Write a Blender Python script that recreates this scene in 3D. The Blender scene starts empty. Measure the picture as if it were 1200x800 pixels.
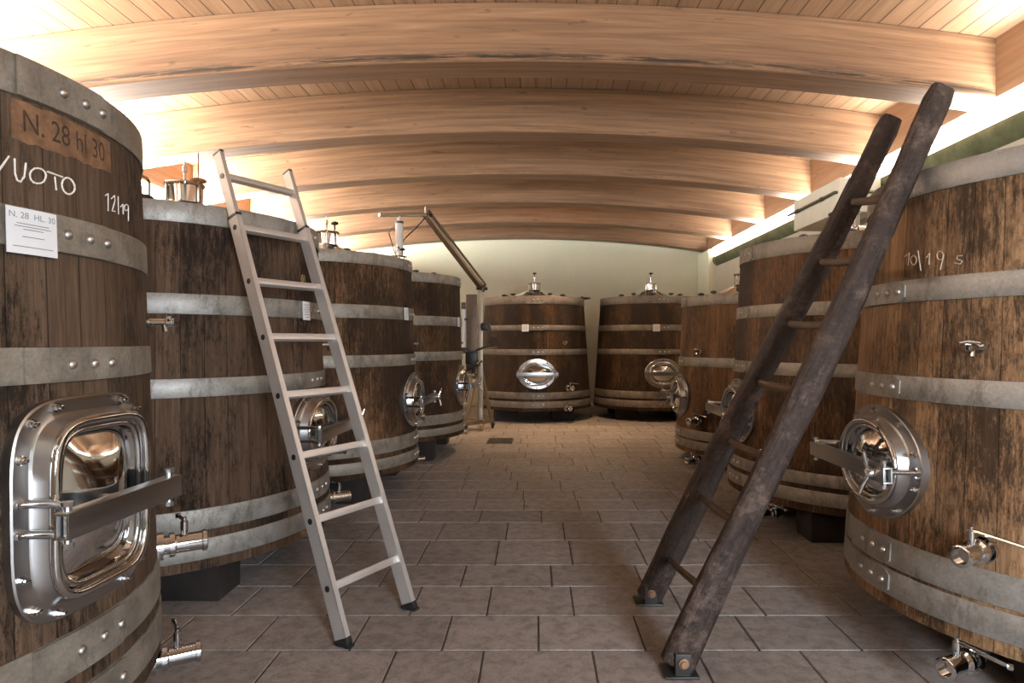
import bpy, bmesh, math, random
from mathutils import Vector, Matrix
C = bpy.context.scene.collection
PI = math.pi
rnd = random.Random(7)
CAM_H = 1.2                                  # eye height above the floor

# ------------------------------------------------------------------ camera, world, lights, exposure
sc = bpy.context.scene
cd = bpy.data.cameras.new('camera'); cam = bpy.data.objects.new('camera', cd); C.objects.link(cam)
cam.location = (0, 0, CAM_H); cam.rotation_euler = (PI/2, 0, 0)
cd.sensor_width = 36; cd.lens = 750/1200*36; cd.shift_x = -28/1200; cd.clip_start = .05; cd.clip_end = 60
sc.camera = cam
w = bpy.data.worlds.new('world'); sc.world = w; w.use_nodes = True
w.node_tree.nodes['Background'].inputs[0].default_value = (.75, .85, 1, 1)
w.node_tree.nodes['Background'].inputs[1].default_value = .5
sc.view_settings.view_transform = 'Standard'
try: sc.view_settings.look = 'None'
except Exception: pass
sc.view_settings.gamma = 1; sc.view_settings.use_curve_mapping = False
sc.view_settings.exposure = -1.62

def area(name, loc, aim, sx, sy, power, col, spread=180):
    l = bpy.data.lights.new(name, 'AREA'); l.shape = 'RECTANGLE'; l.size = sx; l.size_y = sy
    l.energy = power; l.color = col; l.spread = math.radians(spread)
    o = bpy.data.objects.new(name, l); C.objects.link(o); o.location = loc
    o.rotation_euler = (Vector(aim)).to_track_quat('-Z', 'Y').to_euler()
    return o
WALL_R, WALL_L = 3.1, -3.87
APEX = -.21                                   # the arch of the roof peaks a little left of the camera
BACK_Y, FRONT_Y = 12.0, -2.6
STRIP_EMIT = 9.0
COVE_R, COVE_L = 2100, 11000
def cove(sx, power):
    # tubes of the light strip, shining up the wall and a little inward
    a = math.radians(5 if sx > 0 else 15)
    o = area('cove_lamp', ((WALL_R if sx > 0 else WALL_L)+sx*.015, 4.7, CAM_H+(1.53 if sx > 0 else 1.47)), (0, 0, 1), 14.2, .05, power, (1, .94, .86), 165)
    X = Vector((0, 1, 0)); Z = Vector((sx*math.sin(a), 0, -math.cos(a))); Y = Z.cross(X)
    o.rotation_euler = Matrix((X, Y, Z)).transposed().to_euler()
cove(1, COVE_R); cove(-1, COVE_L)
# daylight coming in through the cellar's open entrance behind the photographer
area('entrance_daylight', (1.95, FRONT_Y+.1, 1.5), (-.24, 1, -.30), 1.0, 1.7, 500, (.87, .93, 1), 110)
# added warm light with no fixture, up between two beams, warming the back floor
area('back_warm_light', (.35, 9.05, CAM_H+2.1), (0, -.35, -1), .3, .3, 220, (1, .62, .33), 110)

# ------------------------------------------------------------------ mesh helpers
def link(name, bm_or_me, mat, parent=None, loc=(0, 0, 0), rz=0, smooth=35):
    if isinstance(bm_or_me, bmesh.types.BMesh):
        me = bpy.data.meshes.new(name); bm_or_me.normal_update(); bm_or_me.to_mesh(me); bm_or_me.free()
        if smooth:
            for p in me.polygons: p.use_smooth = True
            try: me.set_sharp_from_angle(angle=math.radians(smooth))
            except Exception: pass
    else: me = bm_or_me
    if mat and not me.materials: me.materials.append(mat)
    o = bpy.data.objects.new(name, me); C.objects.link(o)
    o.location = loc; o.rotation_euler = (0, 0, rz)
    if parent: o.parent = parent
    return o
def tag(o, label, cat, group=None, kind=None):
    o['label'] = label
    if cat: o['category'] = cat
    if group: o['group'] = group
    if kind: o['kind'] = kind
    return o
def thing(name, label, cat, loc=(0, 0, 0), rz=0, group=None):
    o = bpy.data.objects.new(name, None); C.objects.link(o); o.location = loc; o.rotation_euler = (0, 0, rz)
    o.empty_display_size = .1
    return tag(o, label, cat, group)
def struct(name, bm, mat, smooth=35):
    o = link(name, bm, mat, smooth=smooth); o['kind'] = 'structure'; return o

def box(bm, c, s, M=None, bev=0):
    vs = []
    r = bmesh.ops.create_cube(bm, size=1)
    vs = r['verts']
    for v in vs: v.co = Vector((v.co.x*s[0], v.co.y*s[1], v.co.z*s[2]))
    if bev:
        es = list({e for v in vs for e in v.link_edges})
        r2 = bmesh.ops.bevel(bm, geom=es, offset=bev, segments=2, affect='EDGES', profile=.6)
        vs = list({v for f in r2['faces'] for v in f.verts} | {v for v in vs if v.is_valid})
        # gather every vertex connected
        seen = set(vs); st = list(vs)
        while st:
            v = st.pop()
            for e in v.link_edges:
                o = e.other_vert(v)
                if o not in seen: seen.add(o); st.append(o)
        vs = list(seen)
    for v in vs:
        co = v.co.copy()
        if M: co = M @ co
        v.co = co + Vector(c)
    return vs
def frame(d, up=(0, 0, 1)):
    d = Vector(d).normalized(); up = Vector(up)
    if abs(d.dot(up)) > .98: up = Vector((1, 0, 0))
    x = up.cross(d).normalized(); y = d.cross(x)
    return x, y, d
def sweep(bm, pts, sec, closed=False, cap=True, up=(0, 0, 1), scales=None):
    """sweep a closed section [(a,b)] along pts"""
    pts = [Vector(p) for p in pts]; n = len(pts); rings = []
    for i, p in enumerate(pts):
        if closed: d = pts[(i+1) % n]-pts[i-1]
        else: d = pts[min(i+1, n-1)]-pts[max(i-1, 0)]
        x, y, d = frame(d, up); k = scales[i] if scales else 1
        rings.append([bm.verts.new(p+x*a*k+y*b*k) for a, b in sec])
    m = len(sec)
    for i in range(n if closed else n-1):
        A, B = rings[i], rings[(i+1) % n]
        for j in range(m):
            try: bm.faces.new((A[j], A[(j+1) % m], B[(j+1) % m], B[j]))
            except ValueError: pass
    if cap and not closed:
        bm.faces.new(rings[0][::-1]); bm.faces.new(rings[-1])
def circ(r, n=10): return [(r*math.cos(2*PI*i/n), r*math.sin(2*PI*i/n)) for i in range(n)]
def tube(bm, pts, r, n=10, closed=False, up=(0, 0, 1), scales=None): sweep(bm, pts, circ(r, n), closed, True, up, scales)
def rod(bm, a, b, r, n=10): tube(bm, [a, b], r, n)
def lathe(bm, prof, n=24, axis='z', o=(0, 0, 0), cap=True):
    """prof: [(r, t)] along axis; axis 'z' or 'out' (-Y)"""
    o = Vector(o); rings = []
    for r, t in prof:
        ring = []
        if r < 1e-6:
            ring = [bm.verts.new(o+(Vector((0, 0, t)) if axis == 'z' else Vector((0, -t, 0)) if axis == 'out' else Vector((t, 0, 0))))]
        else:
            for i in range(n):
                a = 2*PI*i/n
                if axis == 'z': v = Vector((r*math.cos(a), r*math.sin(a), t))
                elif axis == 'out': v = Vector((r*math.cos(a), -t, r*math.sin(a)))
                else: v = Vector((t, r*math.cos(a), r*math.sin(a)))
                ring.append(bm.verts.new(o+v))
        rings.append(ring)
    for A, B in zip(rings, rings[1:]):
        for i in range(n):
            j = (i+1) % n
            if len(A) == 1 and len(B) == 1: continue
            if len(A) == 1: f = (A[0], B[j], B[i])
            elif len(B) == 1: f = (A[i], A[j], B[0])
            else: f = (A[i], A[j], B[j], B[i])
            bm.faces.new(f)
    if cap:
        for R, fl in ((rings[0], True), (rings[-1], False)):
            if len(R) > 2: bm.faces.new(R[::-1] if fl else R)
    bmesh.ops.recalc_face_normals(bm, faces=bm.faces)

# ------------------------------------------------------------------ materials
def newmat(name):
    m = bpy.data.materials.new(name); m.use_nodes = True
    return m, m.node_tree, m.node_tree.nodes['Principled BSDF']
def N(nt, t, **k):
    n = nt.nodes.new(t)
    for a, b in k.items():
        if a.startswith('i_'):
            n.inputs[int(a[2:])].default_value = b
        else: setattr(n, a, b)
    return n
def noise(nt, vec, scale, detail=4, rough=.6, dist=0):
    n = N(nt, 'ShaderNodeTexNoise'); n.inputs['Scale'].default_value = scale; n.inputs['Detail'].default_value = detail
    n.inputs['Roughness'].default_value = rough; n.inputs['Distortion'].default_value = dist
    if vec: nt.links.new(vec, n.inputs['Vector'])
    return n.outputs['Fac']
def mapping(nt, vec, scale=(1, 1, 1), loc=(0, 0, 0)):
    n = N(nt, 'ShaderNodeMapping'); n.inputs['Scale'].default_value = scale; n.inputs['Location'].default_value = loc
    nt.links.new(vec, n.inputs['Vector']); return n.outputs['Vector']
def ramp(nt, fac, stops):
    n = N(nt, 'ShaderNodeValToRGB'); cr = n.color_ramp
    while len(cr.elements) < len(stops): cr.elements.new(.5)
    for e, (p, c) in zip(cr.elements, stops):
        e.position = p; e.color = (*c, 1) if not isinstance(c, (int, float)) else (c, c, c, 1)
    nt.links.new(fac, n.inputs['Fac']); return n.outputs['Color']
def mixc(nt, fac, a, b, mode='MIX'):
    n = N(nt, 'ShaderNodeMix', data_type='RGBA', blend_type=mode)
    def put(s, v):
        if isinstance(v, bpy.types.NodeSocket): nt.links.new(v, s)
        elif isinstance(v, (int, float)): s.default_value = v
        else: s.default_value = (*v, 1)
    put(n.inputs[0], fac); put(n.inputs[6], a); put(n.inputs[7], b); return n.outputs[2]
def math_(nt, op, a, b=None):
    n = N(nt, 'ShaderNodeMath', operation=op)
    for i, v in enumerate((a, b)):
        if v is None: continue
        if isinstance(v, bpy.types.NodeSocket): nt.links.new(v, n.inputs[i])
        else: n.inputs[i].default_value = v
    return n.outputs[0]
def bump(nt, bsdf, h, strength=.3, dist=.01):
    n = N(nt, 'ShaderNodeBump'); n.inputs['Strength'].default_value = strength; n.inputs['Distance'].default_value = dist
    nt.links.new(h, n.inputs['Height']); nt.links.new(n.outputs[0], bsdf.inputs['Normal'])

def stave_wood(name, dark, mid, light, stain=.5, seed=0., rough=.75):
    """oak staves: UV in metres, u round the tank, v up it"""
    m, nt, b = newmat(name)
    uv = N(nt, 'ShaderNodeUVMap').outputs[0]
    sx = N(nt, 'ShaderNodeSeparateXYZ'); nt.links.new(uv, sx.inputs[0])
    st = math_(nt, 'DIVIDE', sx.outputs[0], .098)
    fl = math_(nt, 'FLOOR', st); fr = math_(nt, 'FRACT', st)
    wn = N(nt, 'ShaderNodeTexWhiteNoise', noise_dimensions='1D'); nt.links.new(math_(nt, 'ADD', fl, seed), wn.inputs['W'])
    off = N(nt, 'ShaderNodeCombineXYZ'); nt.links.new(math_(nt, 'MULTIPLY', wn.outputs['Value'], 7.), off.inputs[2])
    add = N(nt, 'ShaderNodeVectorMath', operation='ADD'); nt.links.new(uv, add.inputs[0]); nt.links.new(off.outputs[0], add.inputs[1])
    g = noise(nt, mapping(nt, add.outputs[0], (55, 2.2, 1), (seed, 0, seed)), 1, 5, .65, .3)
    fine = noise(nt, mapping(nt, add.outputs[0], (260, 9, 1)), 1, 2, .6)
    col = ramp(nt, g, [(.25, dark), (.5, mid), (.78, light)])
    col = mixc(nt, .55, col, ramp(nt, fine, [(.3, .35), (.7, 1.0)]), 'MULTIPLY')
    col = mixc(nt, .6, col, ramp(nt, wn.outputs['Value'], [(0, .5), (1, 1.25)]), 'MULTIPLY')
    # weather stains and mould, wandering over the staves
    s1 = noise(nt, mapping(nt, uv, (2.6, 1.1, 1), (seed*3.1, seed, 2)), 1, 3, .6, .2)
    s2 = noise(nt, mapping(nt, uv, (62, 13, 1), (seed, 4, 1)), 1, 6, .85)
    sm = math_(nt, 'ADD', math_(nt, 'MULTIPLY', s1, .85), math_(nt, 'MULTIPLY', s2, .9))
    mask = ramp(nt, sm, [(.99-.30*stain, 0.), (1.17-.30*stain, 1.)])
    col = mixc(nt, math_(nt, 'MULTIPLY', mask, .86), col, (.006, .0045, .0035))
    # joints between staves
    j = ramp(nt, math_(nt, 'MULTIPLY', math_(nt, 'ABSOLUTE', math_(nt, 'SUBTRACT', fr, .5)), 2), [(.955, 1.), (.99, .25)])
    col = mixc(nt, 1, col, j, 'MULTIPLY')
    nt.links.new(col, b.inputs['Base Color'])
    b.inputs['Roughness'].default_value = rough; b.inputs['Specular IOR Level'].default_value = .1
    hh = math_(nt, 'ADD', math_(nt, 'MULTIPLY', g, .6), math_(nt, 'ADD', math_(nt, 'MULTIPLY', fine, .4), j))
    bump(nt, b, hh, .45, .004)
    return m
def hoop_metal(name, a, bcol, metal=.55, rough=.48, sc_=14):
    m, nt, b = newmat(name)
    co = N(nt, 'ShaderNodeTexCoord').outputs['Object']
    n1 = noise(nt, co, sc_, 5, .7); n2 = noise(nt, co, 110, 2, .5)
    col = mixc(nt, .5, ramp(nt, n1, [(.3, a), (.7, bcol)]), ramp(nt, n2, [(.3, .6), (.7, 1.)]), 'MULTIPLY')
    dirt = ramp(nt, noise(nt, mapping(nt, co, (6, 6, 3)), 1.3, 6, .8), [(.50, 0.), (.66, 1.)])
    col = mixc(nt, math_(nt, 'MULTIPLY', dirt, .7), col, (.07, .055, .04))
    nt.links.new(col, b.inputs['Base Color'])
    b.inputs['Metallic'].default_value = metal
    nt.links.new(ramp(nt, n1, [(.3, rough-.1), (.7, rough+.15)]), b.inputs['Roughness'])
    bump(nt, b, n2, .12, .003)
    return m
def plain(name, col, rough=.5, metal=0., var=.15, scale=20, bumpy=.1):
    m, nt, b = newmat(name)
    co = N(nt, 'ShaderNodeTexCoord').outputs['Object']
    n = noise(nt, co, scale, 4, .6)
    nt.links.new(ramp(nt, n, [(.3, tuple(c*(1-var) for c in col)), (.7, tuple(min(1, c*(1+var)) for c in col))]), b.inputs['Base Color'])
    b.inputs['Roughness'].default_value = rough; b.inputs['Metallic'].default_value = metal
    if bumpy: bump(nt, b, n, bumpy, .003)
    return m
def timber(name, dark, light, mapscale, rough=.55, spec=.35, stain=0):
    m, nt, b = newmat(name)
    uv = N(nt, 'ShaderNodeUVMap').outputs[0]
    oi = N(nt, 'ShaderNodeObjectInfo')
    cmb = N(nt, 'ShaderNodeCombineXYZ'); nt.links.new(math_(nt, 'MULTIPLY', oi.outputs['Random'], 50), cmb.inputs[2])
    nt.links.new(math_(nt, 'MULTIPLY', oi.outputs['Random'], 13), cmb.inputs[0])
    add = N(nt, 'ShaderNodeVectorMath', operation='ADD'); nt.links.new(uv, add.inputs[0]); nt.links.new(cmb.outputs[0], add.inputs[1])
    g = noise(nt, mapping(nt, add.outputs[0], mapscale), 1, 5, .6, .6)
    f = noise(nt, mapping(nt, add.outputs[0], tuple(4*s for s in mapscale)), 1, 3, .6)
    col = ramp(nt, g, [(.25, dark), (.75, light)])
    col = mixc(nt, .35, col, ramp(nt, f, [(.3, .6), (.7, 1.)]), 'MULTIPLY')
    sx = N(nt, 'ShaderNodeSeparateXYZ'); nt.links.new(uv, sx.inputs[0])
    lam = math_(nt, 'FRACT', math_(nt, 'DIVIDE', sx.outputs[1], .0405))
    lw = N(nt, 'ShaderNodeTexWhiteNoise', noise_dimensions='1D')
    nt.links.new(math_(nt, 'ADD', math_(nt, 'FLOOR', math_(nt, 'DIVIDE', sx.outputs[1], .0405)), math_(nt, 'MULTIPLY', oi.outputs['Random'], 9)), lw.inputs['W'])
    col = mixc(nt, .45, col, ramp(nt, lw.outputs['Value'], [(0, .72), (1, 1.1)]), 'MULTIPLY')
    kn = ramp(nt, noise(nt, mapping(nt, add.outputs[0], (4.5, 16, 1), (3, 1, 2)), 1, 3, .55), [(.66, 0.), (.74, .7)])
    col = mixc(nt, kn, col, tuple(c*.42 for c in dark))
    if stain:
        near = ramp(nt, math_(nt, 'ABSOLUTE', math_(nt, 'SUBTRACT', sx.outputs[1], .035)), [(0., 1.), (.05, 0.)])
        patch = ramp(nt, noise(nt, mapping(nt, add.outputs[0], (1.3, 26, 1)), 1, 7, .8), [(.56-.13*stain, 0.), (.64-.13*stain, 1.)])
        col = mixc(nt, math_(nt, 'MULTIPLY', math_(nt, 'MULTIPLY', near, patch), stain), col, (.012, .009, .006))
    nt.links.new(col, b.inputs['Base Color']); b.inputs['Roughness'].default_value = rough
    b.inputs['Specular IOR Level'].default_value = spec
    bump(nt, b, f, .12, .003)
    return m

M = {}
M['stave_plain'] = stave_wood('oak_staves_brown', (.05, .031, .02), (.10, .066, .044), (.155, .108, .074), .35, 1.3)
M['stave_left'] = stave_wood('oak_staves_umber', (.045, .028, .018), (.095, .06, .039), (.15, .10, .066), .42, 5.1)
M['stave_mould'] = stave_wood('oak_staves_mouldy', (.07, .036, .018), (.155, .083, .042), (.25, .145, .076), .9, 9.7)
M['stave_mould_b'] = stave_wood('oak_staves_mouldy_warm', (.07, .036, .018), (.15, .08, .04), (.24, .135, .07), .8, 23.2)
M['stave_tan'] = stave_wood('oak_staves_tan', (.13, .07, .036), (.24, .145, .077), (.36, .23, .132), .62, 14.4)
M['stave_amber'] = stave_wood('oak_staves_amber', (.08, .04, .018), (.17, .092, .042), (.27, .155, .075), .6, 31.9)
M['stave_dimmed'] = stave_wood('oak_staves_dimmed_amber', (.045, .022, .010), (.10, .054, .025), (.17, .098, .048), .85, 41.3)  # amber staves darkened and stained more; dim light at the back put into colour
M['hoop'] = hoop_metal('galvanised_hoop', (.22, .215, .20), (.37, .36, .335))
M['hoop_worn'] = hoop_metal('weathered_hoop', (.17, .155, .13), (.36, .33, .28), .45, .52, 9)
M['hoop_dull'] = hoop_metal('dull_hoop', (.12, .105, .085), (.27, .24, .20), .45, .52, 9)
M['steel'] = None
def steel(name, col, r0, r1, sc_=(6, 6, 220)):
    m, nt, b = newmat(name)
    co = N(nt, 'ShaderNodeTexCoord').outputs['Object']
    n = noise(nt, mapping(nt, co, sc_), 1, 2, .5); n2 = noise(nt, co, 7, 4, .6)
    nt.links.new(ramp(nt, math_(nt, 'MULTIPLY', math_(nt, 'ADD', n, n2), .5), [(.3, r0), (.7, r1)]), b.inputs['Roughness'])
    nt.links.new(ramp(nt, n2, [(.3, tuple(c*.95 for c in col)), (.7, col)]), b.inputs['Base Color']); b.inputs['Metallic'].default_value = 1
    return m
M['steel'] = steel('brushed_steel', (.49, .495, .50), .27, .33)
M['polish'] = steel('polished_steel', (.68, .69, .70), .06, .09)
M['rivet'] = steel('rivet_steel', (.5, .48, .45), .35, .5)
M['alu'] = steel('ladder_aluminium', (.70, .675, .65), .38, .5)
M['alu'].node_tree.nodes['Principled BSDF'].inputs['Metallic'].default_value = .72
M['black'] = plain('black_plastic', (.012, .012, .012), .45, 0, .3, 30, .05)
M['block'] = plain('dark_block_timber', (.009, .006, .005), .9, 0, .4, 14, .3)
M['card'] = plain('white_card', (.74, .75, .77), .6, 0, .04, 9, 0)
M['print'] = plain('grey_print', (.22, .23, .26), .7, 0, .1, 40, 0)
M['chalk'] = plain('chalk', (.80, .76, .70), .95, 0, .15, 120, 0)
M['chalk_faint'] = plain('faint_chalk', (.42, .34, .26), .95, 0, .3, 90, 0)
M['chalk_yellow'] = plain('yellow_chalk', (.55, .36, .13), .95, 0, .2, 90, 0)
M['scraped'] = plain('scraped_oak', (.15, .078, .037), .8, 0, .5, 30, .3)
M['burn'] = plain('burnt_lettering', (.035, .02, .012), .9, 0, .4, 60, .1)
M['disc'] = plain('brown_wood_disc', (.17, .09, .045), .6, 0, .3, 16, .2)
M['lid_wood'] = plain('pale_lid_wood', (.36, .22, .12), .6, 0, .25, 9, .2)
M['beam'] = timber('glulam_spruce', (.115, .060, .030), (.26, .150, .084), (1.1, 30, 1), .5, .3, 1)
M['beam_clean'] = timber('glulam_spruce_clean', (.12, .064, .033), (.27, .158, .088), (1.1, 30, 1), .5, .3, .45)
M['fascia'] = timber('fascia_spruce', (.26, .14, .075), (.40, .245, .145), (1.2, 18, 1), .5)

def plank_mat():
    m, nt, b = newmat('ceiling_planks')
    uv = N(nt, 'ShaderNodeUVMap').outputs[0]
    sx = N(nt, 'ShaderNodeSeparateXYZ'); nt.links.new(uv, sx.inputs[0])
    k = math_(nt, 'DIVIDE', sx.outputs[0], .137); fl = math_(nt, 'FLOOR', k); fr = math_(nt, 'FRACT', k)
    wn = N(nt, 'ShaderNodeTexWhiteNoise', noise_dimensions='1D'); nt.links.new(fl, wn.inputs['W'])
    cmb = N(nt, 'ShaderNodeCombineXYZ'); nt.links.new(math_(nt, 'MULTIPLY', wn.outputs['Value'], 30), cmb.inputs[2])
    add = N(nt, 'ShaderNodeVectorMath', operation='ADD'); nt.links.new(uv, add.inputs[0]); nt.links.new(cmb.outputs[0], add.inputs[1])
    g = noise(nt, mapping(nt, add.outputs[0], (26, 1.2, 1)), 1, 4, .6, .5)
    col = ramp(nt, g, [(.25, (.16, .086, .044)), (.75, (.29, .175, .10))])
    col = mixc(nt, .5, col, ramp(nt, wn.outputs['Value'], [(0, .7), (1, 1.1)]), 'MULTIPLY')
    j = ramp(nt, math_(nt, 'MULTIPLY', math_(nt, 'ABSOLUTE', math_(nt, 'SUBTRACT', fr, .5)), 2), [(.93, 1.), (.965, .12)])
    col = mixc(nt, 1, col, j, 'MULTIPLY')
    nt.links.new(col, b.inputs['Base Color']); b.inputs['Roughness'].default_value = .5
    bump(nt, b, j, .5, .006)
    return m
M['plank'] = plank_mat()
def plaster(name, a, c, scale=1.2):
    m, nt, b = newmat(name)
    co = N(nt, 'ShaderNodeTexCoord').outputs['Object']
    n = noise(nt, mapping(nt, co, (1, 1, .6)), scale, 6, .65); n2 = noise(nt, co, 30, 4, .7)
    col = ramp(nt, n, [(.35, a), (.65, c)])
    col = mixc(nt, .25, col, ramp(nt, n2, [(.3, .7), (.6, 1.)]), 'MULTIPLY')
    nt.links.new(col, b.inputs['Base Color']); b.inputs['Roughness'].default_value = .9
    bump(nt, b, n2, .15, .005); return m
M['plaster_back'] = plaster('back_wall_plaster', (.66, .70, .54), (.80, .75, .60), .5)
M['plaster_side'] = plaster('side_wall_plaster', (.50, .47, .38), (.60, .56, .45))
M['plaster_green'] = plaster('green_sill_paint', (.06, .07, .035), (.15, .165, .085), 5)
def floor_mat():
    m, nt, b = newmat('floor_slabs')
    geo = N(nt, 'ShaderNodeNewGeometry'); co = N(nt, 'ShaderNodeTexCoord').outputs['Object']
    r = geo.outputs['Random Per Island']
    n1 = noise(nt, co, 1.3, 5, .65); n2 = noise(nt, co, 16, 6, .75, .4); n3 = noise(nt, co, 160, 2, .6)
    col = ramp(nt, n1, [(.3, (.25, .225, .212)), (.7, (.34, .308, .29))])
    col = mixc(nt, .7, col, ramp(nt, r, [(0, .74), (1, 1.08)]), 'MULTIPLY')
    col = mixc(nt, .85, col, ramp(nt, n2, [(.30, .42), (.58, 1.)]), 'MULTIPLY')
    col = mixc(nt, .4, col, ramp(nt, n3, [(.35, .4), (.6, 1.)]), 'MULTIPLY')
    nt.links.new(col, b.inputs['Base Color'])
    nt.links.new(ramp(nt, n2, [(.3, .62), (.7, .42)]), b.inputs['Roughness'])
    b.inputs['Specular IOR Level'].default_value = .35
    bump(nt, b, math_(nt, 'ADD', n2, math_(nt, 'MULTIPLY', n3, .4)), .16, .004); return m
M['floor'] = floor_mat()
M['grout'] = plain('floor_grout', (.05, .043, .038), .9, 0, .3, 30, .2)
def emis(name, col, s):
    m, nt, b = newmat(name); b.inputs['Base Color'].default_value = (.9, .9, .88, 1)
    b.inputs['Emission Color'].default_value = (*col, 1); b.inputs['Emission Strength'].default_value = s; return m
M['strip'] = emis('lit_diffuser', (1, .95, .86), STRIP_EMIT)
M['white_paint'] = plain('cream_paint', (.70, .66, .54), .6, 0, .06, 6, .05)
M['pipe'] = plain('dark_conduit', (.05, .045, .03), .5, 0, .3, 20, .05)
M['old_wood'] = timber('old_ladder_wood', (.022, .016, .013), (.085, .062, .05), (60, 2.5, 1), .75, .25)
M['rung_wood'] = timber('old_rung_wood', (.03, .02, .014), (.11, .075, .052), (60, 4, 1), .7, .25)
def weathered(name, dark, light, pale):
    m, nt, b = newmat(name)
    co = N(nt, 'ShaderNodeTexCoord').outputs['Object']
    g = noise(nt, mapping(nt, N(nt, 'ShaderNodeUVMap').outputs[0], (70, 4, 1)), 1, 5, .7, .5)
    n = noise(nt, co, 7, 7, .78); n2 = noise(nt, co, 45, 5, .8)
    col = ramp(nt, g, [(.3, dark), (.7, light)])
    col = mixc(nt, ramp(nt, n, [(.52, 0.), (.68, .75)]), col, pale)
    col = mixc(nt, .75, col, ramp(nt, n2, [(.35, .25), (.62, 1.)]), 'MULTIPLY')
    nt.links.new(col, b.inputs['Base Color']); b.inputs['Roughness'].default_value = .6; b.inputs['Specular IOR Level'].default_value = .2
    bump(nt, b, math_(nt, 'ADD', g, n2), .8, .008); return m
M['old_wood'] = weathered('old_ladder_wood', (.012, .008, .007), (.062, .042, .034), (.17, .12, .094))
M['mast'] = steel('dull_steel', (.34, .29, .22), .4, .55)
M['white_tube'] = plain('white_cylinder', (.78, .78, .76), .35, 0, .03, 5, 0)
M['dark_panel'] = plain('dark_bronze_steel', (.11, .075, .05), .45, .5, .3, 30, .05)
M['motor'] = plain('black_cast_metal', (.015, .014, .014), .4, .4, .3, 20, .1)
M['caster'] = plain('tan_rubber', (.30, .22, .11), .6, 0, .2, 30, .1)

# ------------------------------------------------------------------ room shell
def quadmesh(pts_faces):
    bm = bmesh.new()
    for pts in pts_faces: bm.faces.new([bm.verts.new(p) for p in pts])
    return bm
# floor: rows of slabs laid across the aisle
bm = bmesh.new(); grout = bmesh.new()
rows = [2.488, 2.805, 3.14, 3.44, 3.87, 4.25, 4.557, 4.854, 5.17, 5.54]
known = {0: (-.367, .01, .428, .87), -1: (-.542, -.203, .218, .624), 1: (-.557, -.217, .168, .65)}
ys = list(rows)
while ys[-1] < BACK_Y: ys.append(ys[-1]+rnd.choice((.31, .32, .36, .38)))
lo = []
y = rows[0]
while y > FRONT_Y: y -= rnd.choice((.32, .33, .36)); lo.append(y)
ys = lo[::-1]+ys; base = len(lo)
W = 3.15; WL = 4.0
for i in range(len(ys)-1):
    y0, y1 = ys[i], ys[i+1]
    kn = list(known.get(i-base, ()))
    if kn: xs = kn[:]
    else: xs = [rnd.uniform(-.2, .2)]
    while xs[-1] < W: xs.append(xs[-1]+rnd.choice((.36, .40, .42, .45)))
    while xs[0] > -WL: xs.insert(0, xs[0]-rnd.choice((.36, .40, .42, .45)))
    g = .0035
    for x0, x1 in zip(xs, xs[1:]):
        x0 = max(x0, -WL); x1 = min(x1, W)
        if x1-x0 < .03: continue
        dz = rnd.uniform(-.0012, .0)
        a = [(x0+g, y0+g), (x1-g, y0+g), (x1-g, y1-g), (x0+g, y1-g)]
        e = .0025
        bi = [(x0+g+e, y0+g+e), (x1-g-e, y0+g+e), (x1-g-e, y1-g-e), (x0+g+e, y1-g-e)]
        T = [bm.verts.new((p, q, dz)) for p, q in bi]; B = [bm.verts.new((p, q, -.004)) for p, q in a]
        bm.faces.new(T)
        for k in range(4): bm.faces.new((B[k], B[(k+1) % 4], T[(k+1) % 4], T[k]))
fl = struct('floor', bm, M['floor'], smooth=0)
gb = bmesh.new(); box(gb, (-.4, (BACK_Y+FRONT_Y)/2, -.055), (7.6, BACK_Y-FRONT_Y+.4, .1))
gr = struct('floor_bed', gb, M['grout'], 0)
gr.name = 'trim_9'

def hb(x, c): return c-.0222*(x-APEX)**2       # arch: height over camera at x
BOT_C, TOP_C = 1.885, 2.283
# ceiling: boards along the room, bent to the arch
bm = bmesh.new(); uvl = bm.loops.layers.uv.new('UVMap'); nseg = 48
for i in range(nseg):
    xa, xb = [WALL_L-.3+(WALL_R-WALL_L+.6)*k/nseg for k in (i, i+1)]
    f = bm.faces.new([bm.verts.new((x, yy, CAM_H+hb(x, TOP_C)+.003)) for x, yy in ((xa, FRONT_Y-.1), (xa, BACK_Y+.1), (xb, BACK_Y+.1), (xb, FRONT_Y-.1))])
    for l in f.loops: l[uvl].uv = (l.vert.co.x*1.01+10, l.vert.co.y)
bmesh.ops.remove_doubles(bm, verts=bm.verts, dist=1e-5)
ceil = struct('ceiling', bm, M['plank'], 60)
sol = ceil.modifiers.new('thickness', 'SOLIDIFY'); sol.thickness = .03; sol.offset = -1
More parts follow.
